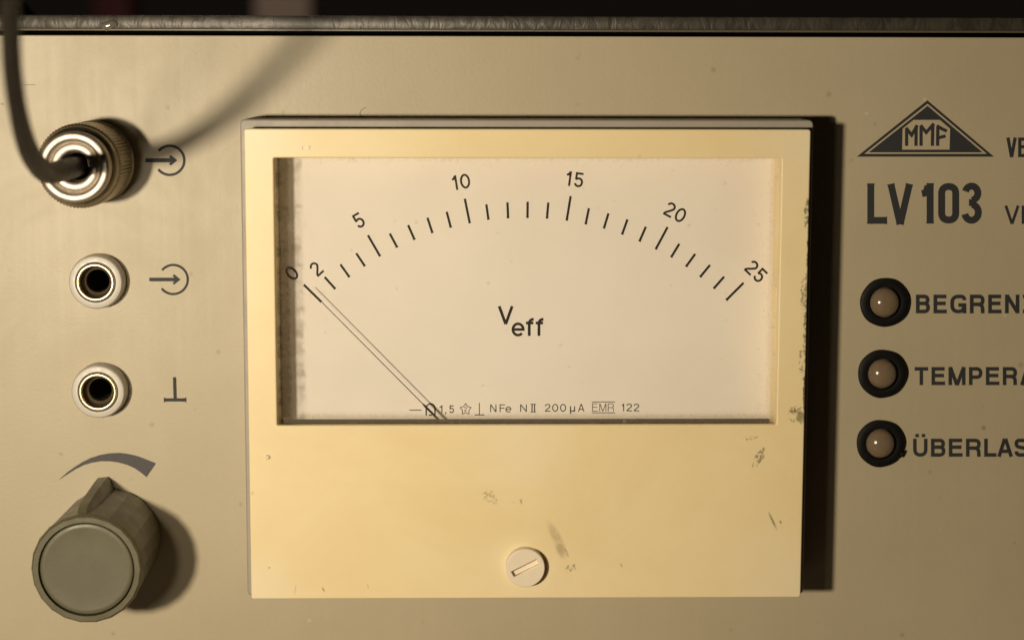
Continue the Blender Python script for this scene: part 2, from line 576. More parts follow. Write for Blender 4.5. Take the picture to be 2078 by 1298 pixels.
def glyph(c, W, w):
    """Centre lines of a grotesque letter in a box W wide and 1 high with stroke width w."""
    h = w / 2
    l, r, b, t, mx = h, W - h, h, 1 - h, W / 2
    mid = .53
    if c == '0':
        return [arc(mx, .5, mx - h, .5 - h, 90, 450, 36)]
    if c == 'O':
        return [rp([(mx, t), (l, t), (l, b), (r, b), (r, t), (mx, t)], .34 * 1.0)]
    if c == '1':
        return [[(r, 0), (r, 1)], [(0, .74), (W * .35, .76), (r - h * .6, .93)]]
    if c == '2':
        top = arc(mx, .70, mx - h, .30 - h, 172, -25, 18)
        return [top + [(mx * 1.05, .38), (mx * .55, .24), (l * .9, b + h * .2)], [(l * .4, b), (W, b)]]
    if c == '3':
        return [arc(mx, .745, mx - h * 1.15, .255 - h, 165, -88, 18), arc(mx, .275, mx - h, .275 - h, 88, -168, 18), [(mx * .75, .515), (mx * 1.15, .515)]]
    if c == '5':
        bowl = arc(mx, .335, mx - h, .335 - h, 142, -160, 22)
        return [[(W * .93, t), (W * .2, t)], [(W * .2, 1), bowl[0]], bowl]
    if c == 'A':
        return [[(l * .8, 0), (mx - h * .2, 1)], [(W - l * .8, 0), (mx + h * .2, 1)], [(W * .2, .30), (W * .8, .30)]]
    if c == 'B':
        return [[(l, 0), (l, 1)], rp([(l, t), (r - W * .03, t), (r - W * .03, mid), (l, mid)], .22), rp([(l, mid), (r, mid), (r, b), (l, b)], .24)]
    if c == 'E':
        return [[(l, 0), (l, 1)], [(l, t), (W * .97, t)], [(l, mid), (W * .92, mid)], [(l, b), (W, b)]]
    if c == 'F':
        return [[(l, 0), (l, 1)], [(l, t), (W, t)], [(l, mid - .02), (W * .9, mid - .02)]]
    if c == 'G':
        return [rp([(r, .70), (r, t), (l, t), (l, b), (r * .97, b), (r * .97, .40)], .36), [(mx, .44), (W, .44)], [(r, 0), (r, .44)]]
    if c == 'I':
        return [[(mx, 0), (mx, 1)]]
    if c == 'L':
        return [[(l, 0), (l, 1)], [(l, b), (W, b)]]
    if c == 'M':
        return [[(l, 0), (l, 1)], [(r, 0), (r, 1)], [(l, 1), (mx, 0)], [(r, 1), (mx, 0)]]
    if c == 'N':
        return [[(l, 0), (l, 1)], [(r, 0), (r, 1)], [(l, 1 - h * .4), (r, h * .4)]]
    if c == 'P':
        return [[(l, 0), (l, 1)], rp([(l, t), (r, t), (r, .44), (l, .44)], .26)]
    if c == 'R':
        return [[(l, 0), (l, 1)], rp([(l, t), (r, t), (r, .48), (l, .48)], .24), rp([(mx, .48), (r * .97, .46), (r, 0)], .2)]
    if c == 'S':
        return [rp([(r, .70), (r, t), (l, t), (l, .56), (r, .46), (r, b), (l, b), (l, .30)], .24)]
    if c == 'T':
        return [[(mx, 0), (mx, 1)], [(0, t), (W, t)]]
    if c in 'UÜ':
        s = [rp([(l, 1), (l, b), (r, b), (r, 1)], .36)]
        if c == 'Ü':
            s += [[(W * .28, 1.08), (W * .28, 1.08 + w * .9)], [(W * .72, 1.08), (W * .72, 1.08 + w * .9)]]
        return s
    if c == 'V':
        return [[(l * .9, 1), (mx, 0)], [(W - l * .9, 1), (mx, 0)]]
    if c == 'Z':
        return [[(0, t), (W, t)], [(W - h, t), (h, b)], [(0, b), (W, b)]]
    if c == 'e':
        return [arc(mx, .5, mx - h, .5 - h, 0, 318, 30), [(l, .5), (W, .5)]]
    if c == 'f':
        return [rp([(W * .42, 0), (W * .42, t), (W, t)], .28), [(0, .72), (W * .95, .72)]]
    if c == 'µ':
        return [[(l, -.28), (l, .74)], rp([(l, .5), (l, b), (r, b), (r, .5)], .26), [(r, 0), (r, .74)]]
    if c == ',':
        return [[(mx, w), (mx, 0), (mx - w * .5, -w * 1.2)]]
    return []


def ribbon(pl, w, flare=0.0):
    """Polygon strips (left, right point pairs) along a polyline of half-width w/2."""
    pts = []
    for q in pl:
        q = Vector(q)
        if not pts or (q - pts[-1]).length > 1e-4:
            pts.append(q)
    ws = [w] * len(pts)
    if flare > 0 and len(pts) == 2 and (pts[1] - pts[0]).length > 2.2 * w:
        d = (pts[1] - pts[0]).normalized()
        pts = [pts[0], pts[0] + d * w * .45, pts[1] - d * w * .45, pts[1]]
        ws = [w * (1 + flare), w, w, w * (1 + flare)]
    out = []
    closed = (pts[0] - pts[-1]).length < 1e-6
    n = len(pts)
    for i in range(n):
        a = pts[i] - pts[i - 1] if i > 0 else (pts[-1] - pts[-2] if closed else None)
        c = pts[i + 1] - pts[i] if i < n - 1 else (pts[1] - pts[0] if closed else None)
        a = c if a is None or a.length < 1e-9 else a
        c = a if c is None or c.length < 1e-9 else c
        na = Vector((-a.y, a.x)).normalized()
        nc = Vector((-c.y, c.x)).normalized()
        m_ = (na + nc)
        m_ = m_.normalized() if m_.length > 1e-6 else na
        k = 1 / max(.45, m_.dot(na))
        out.append((pts[i] + m_ * ws[i] / 2 * k, pts[i] - m_ * ws[i] / 2 * k))
    return out


class Print:
    """Ink in photo-pixel coordinates, laid as thin sheets on a plane in front of the panel."""

    def __init__(self, h):
        self.h, self.bm, self.k = h, bmesh.new(), 0

    def lift(self):
        self.k += 1
        return self.h + (self.k % 12) * 2.0e-6

    def poly(self, pts):
        z = self.lift()
        vs_ = [self.bm.verts.new(P(x, y, z)) for x, y in pts]
        self.bm.faces.new(vs_)

    def stroke(self, pts, w, flare=0.0):
        z = self.lift()
        rb = ribbon(pts, w, flare)
        prev = None
        for a, b in rb:
            cur = (self.bm.verts.new(P(a.x, a.y, z)), self.bm.verts.new(P(b.x, b.y, z)))
            if prev:
                self.bm.faces.new((prev[0], cur[0], cur[1], prev[1]))
            prev = cur

    def text(self, s, x, y, H, w, widths, gap, ang=0.0, center=False, flare=0.0, lean=0.0):
        """Baseline starts at pixel (x, y); H cap height px; w stroke / H; widths per char / H."""
        if not isinstance(widths, (list, tuple)):
            widths = [widths] * len(s)
        gaps = gap if isinstance(gap, (list, tuple)) else [gap] * len(s)
        tot = sum(widths) + sum(gaps[:len(s) - 1])
        ca, sa = math.cos(R(ang)), math.sin(R(ang))
        cu = -tot / 2 if center else 0.0
        for c, wd, g in zip(s, widths, gaps):
            for pl in glyph(c, wd, w):
                q = []
                for (gx, gy) in pl:
                    u, v = (cu + gx) * H, (gy - (.5 if center else 0)) * H
                    q.append((x + u * ca + v * sa, y + u * sa - v * ca))
                self.stroke(q, w * H, flare)
            cu += wd + g

    def build(self, name, mat, parent, label=None):
        bmesh.ops.recalc_face_normals(self.bm, faces=self.bm.faces)
        for f in self.bm.faces:
            f.normal_update()
            if f.normal.y > 0:
                f.normal_flip()
        c = sum((v.co for v in self.bm.verts), Vector()) / len(self.bm.verts)
        for v in self.bm.verts:
            v.co -= c
        me = bpy.data.meshes.new(name)
        self.bm.to_mesh(me)
        self.bm.free()
        return obj(name, me, mat, parent, c, label)


# ------------------------------------------------------------------ setting: only the bench it stands on
bench = obj("bench_top", box_mesh(-.80, .80, -.10, 1.40, -.03, 0, .002), M_BENCH)
bench["kind"] = "structure"

# ------------------------------------------------------------------ the amplifier
XL, XR = -0.118, 0.215
ZT = P(1039, 74, 0).z                 # top edge of the panel
ZB = 0.015
amp = bpy.data.objects.new("amplifier", None)
C.objects.link(amp)
amp.location = (0.05, 0.13, 0)
WORLD[amp.name] = Vector(amp.location)
amp["label"] = "beige metal amplifier with cream panel meter, olive knob and row of indicator lamps"
amp["category"] = "amplifier"

ZTL = ZT + 0.0036
obj("case", box_mesh(XL - .002, XR + .002, .018, .26, ZB - .001, ZTL - .003, .001), M_CASE, amp)
for fx in (XL + .02, XR - .02):
    for fy in (.025, .235):
        obj("foot", lathe_mesh([(0, 0), (7, 0), (8, 1), (8, 14.5), (0, 14.5)], 32), M_BLACK, amp, (fx, fy, .0145)).rotation_euler = (R(-90), 0, 0)
# wrinkle-lacquered lid whose folded lip stands above the panel
zl0 = P(1039, 63, .004).z
zl1 = P(1039, 33, .004).z
lip = obj("lid", box_mesh(XL - .004, XR + .004, -.004, .262, zl0, zl1, .0004), M_LID, amp, label="grey brown wrinkle lacquered lid edge above the panel")
obj("lid_lit_edge", box_mesh(XL - .003, XR + .003, -.0043, -.002, zl0 - .00012, zl0 + .00022, .0001), M_LIT_EDGE, lip)  # added paler strip that paints the lit line along the lip's lower edge
bm = bmesh.new()
pd = P(221, 52, .004)
bmesh.ops.create_uvsphere(bm, u_segments=20, v_segments=12, radius=1)
for v in bm.verts:
    v.co = Vector((v.co.x * .0015 * (1 + .3 * v.co.z), v.co.y * .0007, v.co.z * .0008 + .0002 * math.sin(v.co.x * 3)))
obj("lacquer_drop", mesh_of(bm, smooth=60), M_DROP, lip, pd)

# front panel sheet, bored for the two sockets
SOCKETS = ((193.5, 573), (198.5, 795))
KS = .0800


def socket_c(ix, iy):
    c = P(ix, iy, .0034)
    c.y = 0
    return c


holes = []
for s_xy in SOCKETS:
    c = socket_c(*s_xy)
    holes.append([(c.x + 30 * KS * MM * math.cos(2 * math.pi * i / 40), c.z - 30 * KS * MM * math.sin(2 * math.pi * i / 40)) for i in range(40)])
panel = obj("front_panel", plate_mesh([rect(XL, XR, ZB, ZT)] + holes, -.003, 0, .0002, smooth=None), M_PANEL, amp, label="beige painted metal front panel with dark print")
PH = 0.00003

# printed marks on the panel
def crop(o, s, pts):
    return [(o[0] + x / s, o[1] + y / s) for x, y in pts]


def input_symbol(cx, cy, r, x0, w, name_label):
    p = Print(PH)
    p.stroke(arc(cx, cy, r, r, -140, 142, 40), w)
    p.stroke([(x0, cy), (cx + r * .32, cy)], w * 1.55)
    p.stroke([(cx + r * .0, cy - r * .30), (cx + r * .38, cy), (cx + r * .0, cy + r * .30)], w * 1.0)
    return p.build("input_symbol", M_INK, panel, name_label)


input_symbol(344.5, 325.5, 29.5, 295, 5.4, "dark arrow into an open circle beside the coaxial plug")
input_symbol(351.5, 567.0, 29.5, 303, 4.8, "dark arrow into an open circle beside the upper banana socket")
p = Print(PH)
p.stroke([(354.2, 765), (355.6, 812)], 6.8)
p.stroke([(332.6, 811), (378, 811)], 6.8)
p.stroke([(334, 806.5), (334, 815.5)], 3)
p.stroke([(376.8, 806.5), (376.8, 815.5)], 3)
p.build("ground_symbol", M_INK, panel, "dark ground mark beside the lower banana socket")

outer = crop((30, 880), 3.104, [(278, 288), (330, 241), (380, 205), (430, 174), (480, 150), (540, 131), (600, 121), (660, 118), (720, 126), (780, 141), (835, 162), (890, 185)])
inner = crop((30, 880), 3.104, [(278, 290), (335, 252), (385, 221), (435, 196), (490, 180), (545, 172), (600, 172), (655, 180), (710, 195), (755, 216), (795, 243), (830, 272)])
p = Print(PH)
z = p.lift()
prev = None
for a, b in zip(outer, inner):
    cur = (p.bm.verts.new(P(*a, z)), p.bm.verts.new(P(*b, z)))
    if prev:
        p.bm.faces.new((prev[0], cur[0], cur[1], prev[1]))
    prev = cur
p.build("volume_wedge", M_INK_SOFT, panel, "grey curved wedge printed above the knob")

# a stuck hair and short scratches in the paint
for pl, w_ in (([(742, 218), (733, 224), (730, 231), (733, 236), (738, 238)], 1.1), ([(40, 172), (72, 172.5)], .9), ([(2, 211), (8, 212)], 1.6)):
    p = Print(PH)
    p.stroke(pl, w_)
    p.build("scratch", M_SCRATCH, panel)

# triangular emblem
p = Print(PH)
T = lambda pts: crop((1660, 180), 4.328, pts)
oa, ob = T([(960, 103), (340, 598), (1545, 598)]), T([(962, 133), (406, 573), (1484, 573)])
for i in range(3):
    j = (i + 1) % 3
    p.poly([oa[i], oa[j], ob[j], ob[i]])
tri = T([(962, 152), (444, 560), (1445, 560)])
win = T([(738, 536), (742, 352), (838, 275), (1070, 275), (1160, 352), (1155, 536)])
A, L_, R_ = tri
for f_ in ((L_, win[0], win[1]), (A, L_, win[1]), (A, win[1], win[2]), (A, win[2], win[3]), (A, win[3], win[4]), (A, win[4], R_), (R_, win[4], win[5]), (L_, R_, win[5], win[0])):
    p.poly(f_)
for pl in ([(778, 503), (778, 352)], [(772, 345), (822, 408), (872, 322)], [(862, 328), (860, 503)],
           [(905, 503), (905, 330)], [(900, 322), (950, 385), (1018, 308)], [(1008, 316), (1004, 503)],
           [(1050, 503), (1052, 330)], [(1042, 326), (1085, 352), (1132, 374)], [(1060, 432), (1120, 416)]):
    p.stroke(T(pl), 6.6)
p.build("emblem", M_INK, panel, "dark triangle emblem with three letters in a light window")

# LV 103
p = Print(PH)
s_, o_ = 4.328, (1660, 180)
w = 60 / s_
HB = 355 / s_
p.text("L", *T([(433, 1187)])[0], HB, .170, .49, 0, flare=.10)
p.text("V", *T([(612, 1191)])[0], HB, .170, .615, 0, flare=.10)
p.text("1", *T([(912, 1185)])[0], HB, .172, .29, 0, flare=.10)
p.text("O", *T([(1055, 1184)])[0], HB, .172, .52, 0)
p.text("3", *T([(1258, 1186)])[0], HB * 1.015, .168, .50, 0)
p.build("model_lettering", M_INK, panel, "large dark letters LV 103 printed under the emblem")

p = Print(PH)
p.text("VEB", *T([(1655, 602)])[0], 172 / s_, .165, [.52, .42, .47], .075, flare=.06)
p.build("maker_lettering", M_INK, panel, "dark condensed letters beside the emblem")
p = Print(PH)
p.text("VE", *T([(1638, 1187)])[0], 160 / s_, .155, [.82, .72], .12, flare=.06)
p.build("type_lettering", M_INK, panel, "dark letters beside the large model lettering")

Q = lambda x, y: (1680 + x / 2.95, 540 + y / 2.95)
lamps_text = (
    ("BEGRENZUNG", Q(527, 282), 112 / 2.95, [.76, .72, .87, .80, .72, .78, .72, .76, .78, .87], "limit lettering"),
    ("TEMPERATUR", Q(519, 711), 108 / 2.95, [.76, .76, .96, .76, .76, .80, .82, .76, .76, .80], "temperature lettering"),
    ("ÜBERLAST", Q(510, 1139), 108 / 2.95, [.80, .80, .76, .82, .68, .84, .76, .76], "overload lettering"))
for txt, (x, y), H, wd, nm in lamps_text:
    p = Print(PH)
    k = {"BEGRENZUNG": .985, "TEMPERATUR": .985, "ÜBERLAST": 1.0}[txt]
    gaps = [.19] * len(txt)
    if txt.startswith("Ü"):
        gaps[4], gaps[5] = .06, .10
    p.text(txt, x, y, H, .198, [a * k for a in wd], gaps, flare=.05)
    p.build("lamp_lettering", M_INK, panel, "dark capitals naming the lamp: " + txt.lower())

# ------------------------------------------------------------------ coaxial socket base of the plug is hidden; two banana sockets
def banana_socket(ix, iy, label):
    c = socket_c(ix, iy)
    k = KS
    s = obj("socket", None, None, amp, c, label)
    obj("insulator", lathe_mesh([(57.5 * k, -.5), (57.5 * k, 2.2), (56.5 * k, 2.9), (54 * k, 3.3), (50 * k, 3.4), (43 * k, 3.4), (42 * k, 2.6), (42 * k, -.5)], 80, close_top=False), M_SOCK, s, c)
    rim = [(36.6 * k + 4.3 * k * math.copysign(abs(math.cos(R(q))) ** .8, math.cos(R(q))), 3.30 + .40 * math.sin(R(q))) for q in range(0, 181, 15)]
    obj("contact_ring", lathe_mesh([(40.9 * k, 0)] + rim + [(32.2 * k, 2.9)], 80, smooth=50, close_top=False), M_BRASS, s, c)
    obj("inner_sleeve", lathe_mesh([(32.4 * k, 3.1), (31.8 * k, 2.4), (30 * k, 1.6), (26.5 * k, 1.3), (25.2 * k, 1.25), (24.3 * k, 1.0), (24.0 * k, -.3)], 80, smooth=50, close_top=False), M_SLEEVE, s, c)
    obj("bore", lathe_mesh([(24.0 * k, .25), (23.8 * k, -2), (23.8 * k, -14.5), (0, -14.5)], 48), M_HOLE, s, c)
    return s


banana_socket(193.5, 573, "ivory ringed banana socket beside the arrow symbol")
banana_socket(198.5, 795, "ivory ringed banana socket beside the ground symbol")

# ------------------------------------------------------------------ knob
HK = 22.0
kc = P(175, 1155, HK * MM)
kc.y = 0
ks = scl(175, 1155, HK * MM) * 1000
RK = 113.5 * ks
knob = obj("knob", None, None, amp, kc, "olive grey faceted knob with pointer ridge")


def facet(nf, flat):
    def f(r, h, i, a):
        q = (a * nf / (2 * math.pi)) % 1.0 - .5
        return r * (1 - flat * (1 - abs(q) * 2) * .5)
    return f


def polyr(nf):
    def f(r, h, i, a):
        st = 2 * math.pi / nf
        q = (a % st) - st / 2
        return r * math.cos(st / 2) / math.cos(q)
    return f


def knob_mod(r, h, i, a):
    return polyr(22)(r, h, i, a) if r > 8.3 else r


obj("grip", lathe_mesh([(RK * .90, .3), (RK * .955, .6), (RK * .96, 2), (RK * .985, HK - 1.4), (RK, HK - .9), (RK * .985, HK - .35), (RK * .955, HK), (97.5 * ks, HK), (96.8 * ks, HK - .5), (96.8 * ks, HK - .8)],
                        22 * 8, knob_mod, smooth=9, close_top=False), M_KNOB, knob, kc)
rc_ = 94.6 * ks
obj("cap", lathe_mesh([(rc_, HK - 1.0), (rc_, HK - .45), (rc_ - .12, HK - .26), (rc_ - .38, HK - .16), (rc_ - .8, HK - .20), (rc_ * .5, HK - .24), (0, HK - .25)], 96, smooth=30), M_KNOBCAP, knob, kc)
# pointer ridge down the side, widest and highest at the panel end
bm = bmesh.new()
secs = []
for hh, out_, hw in ((.5, 1.9, 1.15), (5, 1.8, 1.1), (11, 1.5, 1.05), (16.5, 1.15, 1.0), (18.6, .75, .95), (19.8, .05, .9)):
    rb_, rt_ = RK * .90, RK * .965 + out_
    secs.append([bm.verts.new((x * MM, -hh * MM, z_ * MM)) for x, z_ in ((-hw * 1.5, rb_), (-hw * 1.1, rt_ - .55), (-hw * .75, rt_), (hw * .75, rt_), (hw * 1.1, rt_ - .55), (hw * 1.5, rb_))])
for a, b in zip(secs, secs[1:]):
    for i in range(6):
        bm.faces.new((a[i], a[(i + 1) % 6], b[(i + 1) % 6], b[i]))
bm.faces.new(secs[0])
bm.faces.new(secs[-1])
pt = obj("pointer", mesh_of(bm, smooth=25), M_KNOB, knob, kc)
pt.rotation_euler = (0, R(-6), 0)

# ------------------------------------------------------------------ indicator lamps
for (ix, iy, rr, lr, nm) in ((1796.6, 614.5, 50, 29.8, "limit"), (1791.8, 759, 49.5, 29.4, "temperature"), (1788, 900.5, 48.5, 29.2, "overload")):
    c = P(ix, iy, .001)
    c.y = 0
    k = scl(ix, iy, .0015) * 1000
    lab = {"limit": "milky indicator lamp in a black ring beside the capitals BEGRENZ", "temperature": "milky indicator lamp in a black ring beside the capitals TEMPERA",
           "overload": "milky indicator lamp in a black ring with a chipped rim"}[nm]
    s = obj("indicator_lamp", None, None, amp, c, lab)
    ro, ri = rr * k, (lr + 2.0) * k
    seed = random.random() * 9

    def wob(r, h, i, a, ro=ro, seed=seed):
        return r * (1 + .008 * math.sin(3 * a + seed) + .006 * math.sin(7 * a + 2 * seed)) if r > ro * .85 else r
    ring = obj("lamp_ring", lathe_mesh([(ro * .99, -.2), (ro, .3), (ro * .995, .75), (ro * .975, .9), (ro * .95, .95), (ri + .35, 1.0), (ri + .1, .95), (ri, .7), (ri, -.2)], 96, wob, close_top=False), M_BLACK, s, c)
    rl = lr * k
    prof = [(rl, -.2), (rl, .7)]
    for q in range(1, 13):
        a = R(90 * q / 12)
        prof.append((rl * math.cos(a) if q < 12 else 0, .5 + 1.75 * math.sin(a)))
    le = obj("lens", lathe_mesh(prof, 64, smooth=60), M_LENS, s, c)
    le.rotation_euler = (R(random.uniform(-3, 3)), 0, R(random.uniform(-3, 3)))
    obj("lamp_well", lathe_mesh([(ri + .05, .02), (0, .02)], 48), M_HOLE, s, c)
    if nm == "overload":
        bm = bmesh.new()
        bmesh.ops.create_icosphere(bm, subdivisions=2, radius=1)
        for v in bm.verts:
            n_ = 1 + .25 * math.sin(v.co.x * 5 + v.co.z * 7)
            v.co = Vector((v.co.x * .0003 * n_, v.co.y * .0003, v.co.z * .0007 * n_))
        ch = obj("ring_burr", mesh_of(bm, smooth=60), M_BLACK, s, P(1829.5, 921, .0011))
        ch.rotation_euler = (0, R(25), 0)

# ------------------------------------------------------------------ panel meter
HF = 0.0133
HBASE = 0.0092
HD = 0.0054
cs = [P(498, 262, HF), P(1646, 262, HF), P(1624, 1213, HF), P(507, 1213, HF)]
mx0, mx1 = (cs[0].x + cs[3].x) / 2, (cs[1].x + cs[2].x) / 2
mz1, mz0 = (cs[0].z + cs[1].z) / 2, (cs[2].z + cs[3].z) / 2
wn = [P(555, 322, HF), P(1589, 320, HF), P(1573, 862, HF), P(562, 862, HF)]
wx0, wx1 = (wn[0].x + wn[3].x) / 2, (wn[1].x + wn[2].x) / 2
wz1, wz0 = (wn[0].z + wn[1].z) / 2, (wn[2].z + wn[3].z) / 2
print("METER mm", [round(1000 * v, 2) for v in (mx0, mx1, mz0 - ZC, mz1 - ZC)], [round(1000 * v, 2) for v in (wx0, wx1, wz0 - ZC, wz1 - ZC)],
      [tuple(round(1000 * q, 1) for q in (c.x, c.z - ZC)) for c in cs])
mcx, mcz = (mx0 + mx1) / 2, (mz0 + mz1) / 2
MO = Vector((mcx, 0, mcz))
meter = obj("panel_meter", None, None, amp, MO, "cream framed moving needle meter reading to 25 volts")
lr_ = lambda x0, x1, z0, z1, rad=0.0: rect(x0 - mcx, x1 - mcx, z0 - mcz, z1 - mcz, rad)
ex = 0.00125
obj("base", plate_mesh([lr_(P(487, 248, HBASE).x, P(1651, 248, HBASE).x, mz0 - .0006, P(1066, 243, HBASE).z, .0008), lr_(wx0 - .004, wx1 + .004, wz0 - .012, wz1 + .003)], .0, HBASE, .0003, smooth=None), M_BASE, meter, MO,
    "grey white rear flange peeping out around the cream frame")
M_CREAM = cream_material(mcx, mcz)
bez = obj("bezel", plate_mesh([lr_(mx0, mx1, mz0, mz1, .00045), lr_(wx0, wx1, wz0, wz1, .00025)[::-1]], HF - .0014, HF, .00022, 3, smooth=None), M_CREAM, meter, MO, "yellowed cream plastic frame with black smudges along one edge")
# side wall: a rim standing 0.25 mm inside the front plate edge so that no faces coincide
obj("side_wall", plate_mesh([lr_(mx0 + .0002, mx1 - .0002, mz0 + .0002, mz1 - .0002, .0006), lr_(mx0 + .0016, mx1 - .0016, mz0 + .0016, mz1 - .0016)[::-1]], HBASE - .0003, HF - .0008, smooth=None), M_CREAM, meter, MO)
LIN = .0011
for (a0, a1, b0, b1) in ((wx0 - LIN, wx0 - .00005, wz0 - .002, wz1 + LIN), (wx1 + .00005, wx1 + LIN, wz0 - .002, wz1 + LIN), (wx0 - .00004, wx1 + .00004, wz1 + .00005, wz1 + LIN)):
    obj("window_lining", box_mesh(a0 - mcx, a1 - mcx, -(HF - .0015), -(HD - .0008), b0 - mcz, b1 - mcz), M_CREAM, meter, MO)
# dial plate; it stops short of the lower lip and leaves a dark slot
dz0 = P(1066, 849.5, HD).z
dial_box = (wx0 - .0006, wx1 + .0006, dz0, wz1 + .0006)
M_DIAL = dial_material(mcx, mcz, (wx0 - .001, wx1, dz0, wz1))
dial = obj("dial_plate", box_mesh(dial_box[0] - mcx, dial_box[1] - mcx, -HD, -HD + .0006, dial_box[2] - mcz, dial_box[3] - mcz), M_DIAL, meter, MO, "off white scale plate behind glass")
obj("interior", box_mesh(wx0 - .003 - mcx, wx1 + .003 - mcx, -.0012, -.0006, wz0 - .010 - mcz, wz1 + .002 - mcz), M_CAVITY, meter, MO)
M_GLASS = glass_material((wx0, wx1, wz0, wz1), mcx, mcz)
glass_me = plate_mesh([lr_(wx0 + .00002, wx1 - .00002, wz0 - .001, wz1 - .00002)], HF - .0027, HF - .0022)
bm = bmesh.new()
g0 = [bm.verts.new((x, -(HF - .0026), z_)) for x, z_ in lr_(wx0 + .00002, wx1 - .00002, wz0 - .0012, wz1 - .00002)]
bm.faces.new(g0)
bpy.data.meshes.remove(glass_me)
gme = mesh_of(bm)
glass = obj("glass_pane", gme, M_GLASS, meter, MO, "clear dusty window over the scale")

# scale
TICKS = [((616.5, 577.5), (652, 612.3)), ((658.7, 562), (680.3, 586)), ((690.8, 536.5), (709, 562)), ((722.8, 513.7), (740.4, 539.9)), ((746.6, 477.3), (771.2, 519.8)),
         ((791, 473.9), (806, 502)), ((828.2, 456.7), (841.2, 486.3)), ((867.4, 441.9), (877.5, 472.7)), ((906.5, 429.7), (914.8, 461.8)), ((943.2, 403.2), (953.3, 452.8)),
         ((986.9, 414.6), (991.2, 445.7)), ((1029.8, 410.6), (1031, 442.7)), ((1070.8, 409.4), (1070.4, 442)), ((1112.7, 410.9), (1109.9, 443.3)), ((1158, 398), (1150, 447.3)),
         ((1195, 422.6), (1188.5, 455)), ((1234.7, 433), (1225.5, 463.3)), ((1273.3, 445.2), (1262.4, 475.6)), ((1310.7, 460), (1297.7, 489.8)), ((1354.7, 460.7), (1330.7, 505.6)),
         ((1378.6, 494.6), (1362, 521.8)), ((1410.8, 515.2), (1392.2, 540.8)), ((1440.7, 537.6), (1420.8, 561.9)), ((1469.5, 561.3), (1448.5, 585.1)), ((1509, 573.7), (1473.9, 608.7))]
DH = HD + .00002
for a, b in TICKS:
    p = Print(DH)
    p.stroke([a, b], 4.7)
    d = (Vector(b) - Vector(a)).normalized()
    p.stroke([tuple(Vector(b) - d * 2.6), tuple(Vector(b) + d * .3)], 5.4)
    p.build("scale_mark", M_DIALINK, meter)
for s, x, y, H, ang, wd, gp in (("0", 592, 554, 31, -44, .66, 0), ("2", 641.5, 545.5, 30, -42, .60, 0), ("5", 728, 447.5, 31, -30, .60, 0),
                                ("10", 936, 369, 30, -9, [.32, .68], .20), ("15", 1166.5, 364, 30, 8, [.32, .62], .22),
                                ("20", 1370.5, 431, 30, 28, [.62, .68], .16), ("25", 1534, 550.5, 30, 44, [.62, .62], .16)):
    p = Print(DH)
    p.text(s, x, y, H, .14, wd, gp, ang, center=True)
    p.build("numeral", M_DIALINK, meter)
p = Print(DH)
U = lambda x, y: (880 + x / 3.245, 320 + y / 3.245)
p.text("V", *U(423, 1095), 118 / 3.245, .16, .87, 0, flare=.04)
p.text("e", *U(513, 1176), 92 / 3.245, .19, .93, 0)
p.text("f", *U(608, 1172), 118 / 3.245, .155, .43, 0)
p.text("f", *U(672, 1172), 118 / 3.245, .155, .43, 0)
p.build("unit_lettering", M_DIALINK, meter, "dark lettering Veff on the scale plate")

p = Print(DH)
S = lambda x, y: (780 + x / 3.711, 740 + y / 3.711)
SL = lambda pts: [S(*q) for q in pts]
lw = 2.0
p.stroke(SL([(188, 340), (280, 340)]), 1.7)
p.stroke(SL([(315, 382), (315, 330)] + [(348 + 33 * math.cos(R(a)), 326 - 33 * math.sin(R(a))) for a in range(180, -1, -15)] + [(381, 330), (381, 382)]), 2.7)
p.stroke(SL([(334, 378), (358, 378)]), 2.4)
p.stroke(SL([(372, 378), (384, 378)]), 2.4)
p.text("1,5", *S(416, 362), 58 / 3.711, .125, [.36, .3, .62], [.30, .28, 0])
star = []
for i in range(11):
    a = R(90 + 36 * i)
    rr = 43 if i % 2 == 0 else 26
    star.append((612 + rr * math.cos(a), 334 - rr * math.sin(a)))
p.stroke(SL(star), 1.3)
p.text("2", *S(601, 350), 34 / 3.711, .13, .58, 0)
p.stroke(SL([(715, 285), (715, 375)]), 1.6)
p.stroke(SL([(680, 376), (753, 376)]), 1.8)
p.text("NF", *S(797, 355), 58 / 3.711, .115, [.80, .70], [.42, 0])
p.text("e", *S(912, 357), 44 / 3.711, .15, 1.0, 0)
p.text("N", *S(1023, 353), 56 / 3.711, .115, .88, 0)
p.stroke(SL([(1112, 296), (1112, 354)]), 2.2)
p.stroke(SL([(1131, 296), (1131, 354)]), 2.2)
p.stroke(SL([(1100, 296), (1142, 296)]), 1.4)
p.stroke(SL([(1100, 354), (1142, 354)]), 1.4)
p.text("200", *S(1208, 352), 58 / 3.711, .115, [.72, .78, .78], .24)
p.text("µ", *S(1398, 352), 56 / 3.711, .13, .68, 0)
p.text("A", *S(1459, 351), 57 / 3.711, .115, .82, 0)
p.text("EMR", *S(1565, 350), 60 / 3.711, .075, [.70, .85, .74], .21)
p.stroke(SL([(1563, 279), (1738, 279)]), 1.4)
p.stroke(SL([(1563, 360), (1738, 360)]), 1.4)
p.text("122", *S(1788, 349), 57 / 3.711, .115, [.30, .74, .74], [.30, .22, 0])
p.build("fine_print", M_DIALINK, meter, "small line of symbols and figures along the bottom of the scale plate")

